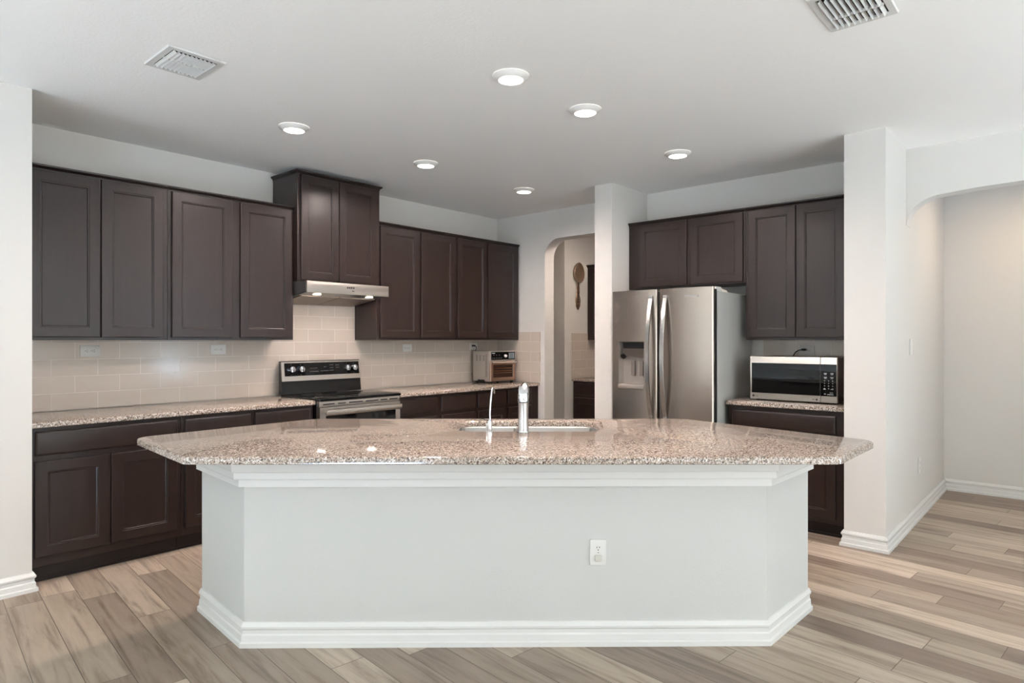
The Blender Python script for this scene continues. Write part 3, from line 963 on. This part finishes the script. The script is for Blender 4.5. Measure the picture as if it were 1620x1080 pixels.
# local x = to the right in view, y = towards the sink
MB().lathe([(0, 0), (1.2, 0), (1.22, .12), (1.13, .22), (1.12, .4), (1.07, 3), (1.1, 5.9), (1.14, 6.15), (0, 6.15)], n=32).build('body', CHROME, fc)
MB().lathe([(0, 6.16), (1.06, 6.16), (1.06, 6.32), (0, 6.32)], n=32).build('seal_ring', BLACK, fc)
MB().lathe([(0, 6.33), (1.14, 6.33), (1.16, 6.9), (1.12, 7.7), (.95, 8.1), (0, 8.2)], n=32).build('collar', CHROME, fc)
MB().tube([(.2, .0, 7.2), (.28, .45, 8.15), (.3, 1.3, 8.85), (.3, 2.8, 9.2), (.3, 4.6, 8.95), (.3, 6.2, 8.2), (.3, 7.2, 7.2), (.3, 7.5, 6.4)], [1.0, .95, .88, .82, .8, .82, .86, .8], 20).build('spout', CHROME, fc, 60)
MB().loops([[(-.95, -.75, 7.7), (.15, -1.0, 7.7), (.2, .3, 7.8), (-.95, .3, 7.8)],
            [(-1.0, -.45, 8.6), (.1, -.62, 8.6), (.15, .0, 8.75), (-.95, .0, 8.75)],
            [(-.9, -.2, 9.25), (.0, -.3, 9.3), (.02, .5, 9.42), (-.85, .5, 9.38)]]).build('lever', CHROME, fc, 60)

wd = thing('water_dispenser_tap', 'slim chrome drinking water tap left of the main faucet', 'faucet', (CX + 132.1 * FX - 4.55 * RX, CY + 132.1 * FY - 4.55 * RY, TOPZ), math.atan2(RY, RX))
MB().lathe([(0, 0), (.72, 0), (.72, .1), (.5, .16), (.48, 1.9), (.42, 2.3), (.25, 2.55), (0, 2.6)], n=24).cyl((-.6, .1, .1), (-.6, .1, 1.8), .22, .22, 14).build('base', CHROME, wd)
MB().tube([(.1, 0, 2.3), (.02, .1, 3.6), (.1, .25, 5.2), (.25, .5, 7.0), (.38, .8, 8.2), (.5, 1.4, 8.75), (.65, 2.4, 8.8), (.8, 3.2, 8.3), (.85, 3.5, 7.6)], .2, 12).build('spout', CHROME, wd, 60)
MB().tube([(-.1, .1, 2.35), (-.8, .1, 2.5), (-1.9, .15, 2.75)], [.16, .14, .2], 10, flat=.5).build('lever', BLACK, wd, 60)

# ------------------------------------------------------------------ outlets and switches
def outlet(label, loc, rz, horizontal=True, size=(4.6, 2.9), group=None, plate=PLASTIC, name='wall_outlet'):
    """plate lies in local XZ, front towards -Y"""
    t = thing(name, label, 'outlet', loc, rz, group)
    hw, hh = (size[0] / 2, size[1] / 2) if horizontal else (size[1] / 2, size[0] / 2)
    MB().box(-hw, hw, -.28, -.02, -hh, hh, .1).build('cover_plate', plate, t)
    for s in (-1, 1):
        cx, cz = (s * .78, 0) if horizontal else (0, s * .78)
        rc = MB().tube([(cx, -.26, cz), (cx, -.36, cz)], .62, 20)
        rc = rc.build('receptacle', plate, t)
        sl = MB()
        if horizontal:
            for d in (-.22, .22):
                sl.box(cx + .02, cx + .3, -.375, -.34, cz + d - .05, cz + d + .05)
            sl.cyl((cx - .28, -.375, cz), (cx - .28, -.34, cz), .1, .1, 10)
        else:
            for d in (-.22, .22):
                sl.box(cx + d - .05, cx + d + .05, -.375, -.34, cz + .02, cz + .3)
            sl.cyl((cx, -.375, cz - .28), (cx, -.34, cz - .28), .1, .1, 10)
        sl.build('slots', SLOT, rc)
    MB().cyl((0, -.3, 0), (0, -.27, 0), .1, .1, 10).build('screw', CHROME, t)
    return t
GO = 'outlets in the tile backsplash'
outlet('white outlet in the backsplash under the leftmost wall cabinet', (-158.8, -.34, 51.1), 0, group=GO)
outlet('white outlet in the backsplash left of the range', (-125.1, -.34, 51.1), 0, group=GO)
outlet('white outlet in the backsplash right of the range', (-52.0, -.34, 50.9), 0, group=GO)
outlet('white outlet behind the toaster oven with a black plug in it', (-15.6, -.34, 51.2), 0, group=GO)
outlet('grey outlet on the tile above the microwave with a cord', (-.34, -132.1, 50.7), RB, group=GO, plate=mat('grey_plastic', (196, 192, 188), .4))
# island outlet: on the front face of the island body
fx, fy = BP[2][0] - BP[1][0], BP[2][1] - BP[1][1]
fl = math.hypot(fx, fy)
fx, fy = fx / fl, fy / fl
nx_, ny_ = fy, -fx                                # outward normal (right of travel)


def on_front(px):
    u = (px - 810) / 1023.36
    dx, dy = FX + u * RX, FY + u * RY
    # ray from the camera against the front line
    det = dx * (-fy) - dy * (-fx)
    bx, by = BP[1][0] - CX, BP[1][1] - CY
    t = (bx * (-fy) - by * (-fx)) / det
    return CX + t * dx, CY + t * dy
ox, oy = on_front(946)
ang = math.atan2(fy, fx)
outlet('white outlet on the front of the island', (ox, oy, 16.4), ang, horizontal=False, size=(4.6, 2.9), name='island_outlet')
tag(MB().box(-.62, .62, -.75, -.38, -.6, .55, .25).cyl((0, -.8, 0), (0, -.74, 0), .3, .3, 16).build('outlet_safety_plug', SAFETY), 'small clear safety plug in the lower socket of the island outlet', 'safety plug')
sp = bpy.data.objects['outlet_safety_plug']
sp.location = (ox * S, oy * S, 15.5 * S)
sp.rotation_euler = (0, 0, ang)

sw = thing('light_switch', 'white light switch on the passage wall near the arch', 'light switch', (3.9, -159.35, 52.0), 0)
MB().box(-1.45, 1.45, -.28, -.02, -2.3, 2.3, .1).build('cover_plate', PLASTIC, sw)
MB().box(-.65, .65, -.42, -.26, -1.3, 1.3, .08).build('rocker', PLASTIC, sw)
outlet('white outlet low on the passage wall', (16.6, -159.35, 15.8), 0, horizontal=False, name='passage_outlet')

# ------------------------------------------------------------------ spoon on the pantry wall
so = thing('wall_spoon', 'giant bronze spoon hanging on the pantry wall', 'wall decoration', (38.0, -16.55, 68.2))
# local x along the wall, -y out of the wall, z up
sb = MB()
lps = []
for k, (f, dep) in enumerate(((.7, .3), (.93, .7), (1.0, 1.5), (.97, 1.62), (.92, 1.5), (.75, 1.0), (.5, .7), (.25, .58), (.05, .55))):
    lps.append([(4.2 * f * math.cos(a) * (1 - .12 * math.sin(a)), -dep, 17.6 + 4.9 * f * math.sin(a)) for a in [i * 2 * math.pi / 28 for i in range(28)]])
sb.loops(lps, True, True).build('bowl', BRONZE, so, 60)
hp_ = [(.55, 12.9), (.55, 11.5), (.75, 10.4), (.62, 9.4), (.8, 8.2), (.7, 7.2), (1.1, 6.2), (1.45, 4.9), (1.4, 3.6), (1.15, 2.6), (1.25, 2.0), (.7, .9), (.1, .05)]
hm = MB().loops([[(1.45 * w_ * math.cos(a), -.65 + .42 * (0.6 + .4 * min(1, w_)) * math.sin(a), z) for a in [i * 2 * math.pi / 14 for i in range(14)]] for w_, z in hp_])
hm.build('handle', mat('dark_pewter', (132, 106, 86), .35, .8, bump=.8, bscale=60), so, 50)
orn = MB()
for z, w_ in ((9.9, .55), (8.6, .6), (5.6, .95), (4.3, 1.05), (2.9, .9)):
    orn.tube([(-w_ * 1.3, -1.0, z + .3), (-w_ * .4, -1.18, z - .35), (w_ * .5, -1.18, z + .3), (w_ * 1.3, -1.0, z - .3)], .18, 8)
orn.build('ornament', BRONZE, so, 60)

# ------------------------------------------------------------------ ceiling lights and vents
def ceiling_light(label, x, y):
    t = thing('ceiling_light', label, 'ceiling light', (x, y, 108), 0, 'recessed ceiling lights')
    MB().lathe([(3.75, -.02), (3.75, -.12), (3.55, -.3), (2.75, -.95), (2.55, -1.0), (2.5, -.9)], n=48).build('trim_ring', LIGHTTRIM, t, 30)
    MB().lathe([(2.5, -.9), (1.6, -1.0), (.01, -1.05)], n=48).build('lens', LENS, t, 60)
    area('ceiling_lamp_light', (x, y, 108 - 1.3), (0, 0, 0), 4.6, 4.6, LAMP_POWER * {-41.3: 0.4, -35.8: 0.5, -126.6: 0.8}.get(x, 1.2), WARM, 'DISK', 162)
LL = ['round ceiling light nearest the ceiling vent on the left', 'large round ceiling light nearest the camera at top centre', 'round ceiling light just right of the nearest one over the island',
      'round ceiling light in front of the range hood cabinet', 'small round ceiling light farthest back in front of the arch', 'round ceiling light in front of the refrigerator']
for (x, y), l in zip(LAMPS, LL):
    ceiling_light(l, x, y)

VENT = mat('vent_white', (202, 201, 198), .45)
def vent(label, x, y, rz, w, h, nslat, tilt, bars, pitch, side):
    """louvre register: slats run along local y, spread along local x"""
    t = thing('ceiling_vent', label, 'air vent', (x, y, 108), rz, 'ceiling air vents')
    iw, ih = w / 2 - side, h / 2 - side
    fm = MB()
    fm.slab(rect(-w / 2, w / 2, -h / 2, h / 2), [rect(-iw, iw, -ih, ih)], [(0, -.03), (0, -.1), (.12, -.35)])
    fm.build('frame', VENT, t, 20)
    MB().box(-iw - .1, iw + .1, -ih - .1, ih + .1, -.05, -.03).build('duct_shade_sheet', GROOVE, t, 0)  # near-black sheet painted as the shade inside the duct; no hole is cut
    n = nslat
    bnds = [-ih] + bars + [ih]
    for b0, b1 in zip(bnds, bnds[1:]):
        for i in range(n):
            cx = -iw + (i + .5) * (2 * iw / n)
            c, s_ = math.cos(R(tilt)) * pitch / 2, math.sin(R(tilt)) * pitch / 2
            th = .05
            q = [(cx - c, -.45 - s_), (cx + c, -.45 + s_), (cx + c - th * .3, -.45 + s_ + th), (cx - c - th * .3, -.45 - s_ + th)]
            MB().loops([[(a, b0 + .1, z) for a, z in q], [(a, b1 - .1, z) for a, z in q]]).build('slat', VENT, t, 0)
    for b in bars:
        MB().box(-iw, iw, b - .2, b + .2, -.5, -.1, .05).build('crossbar', VENT, t)
    return t
vent('white ceiling vent with two rows of slats at upper left', -160.8, -65.6, 0, 10.6, 12.2, 10, -40, [0.0], .62, 1.3)
vent('white ceiling vent cut off by the top edge at right', -98.6, -168.9, R(90), 10.4, 14.0, 9, -62, [-2.0], .75, 1.2)
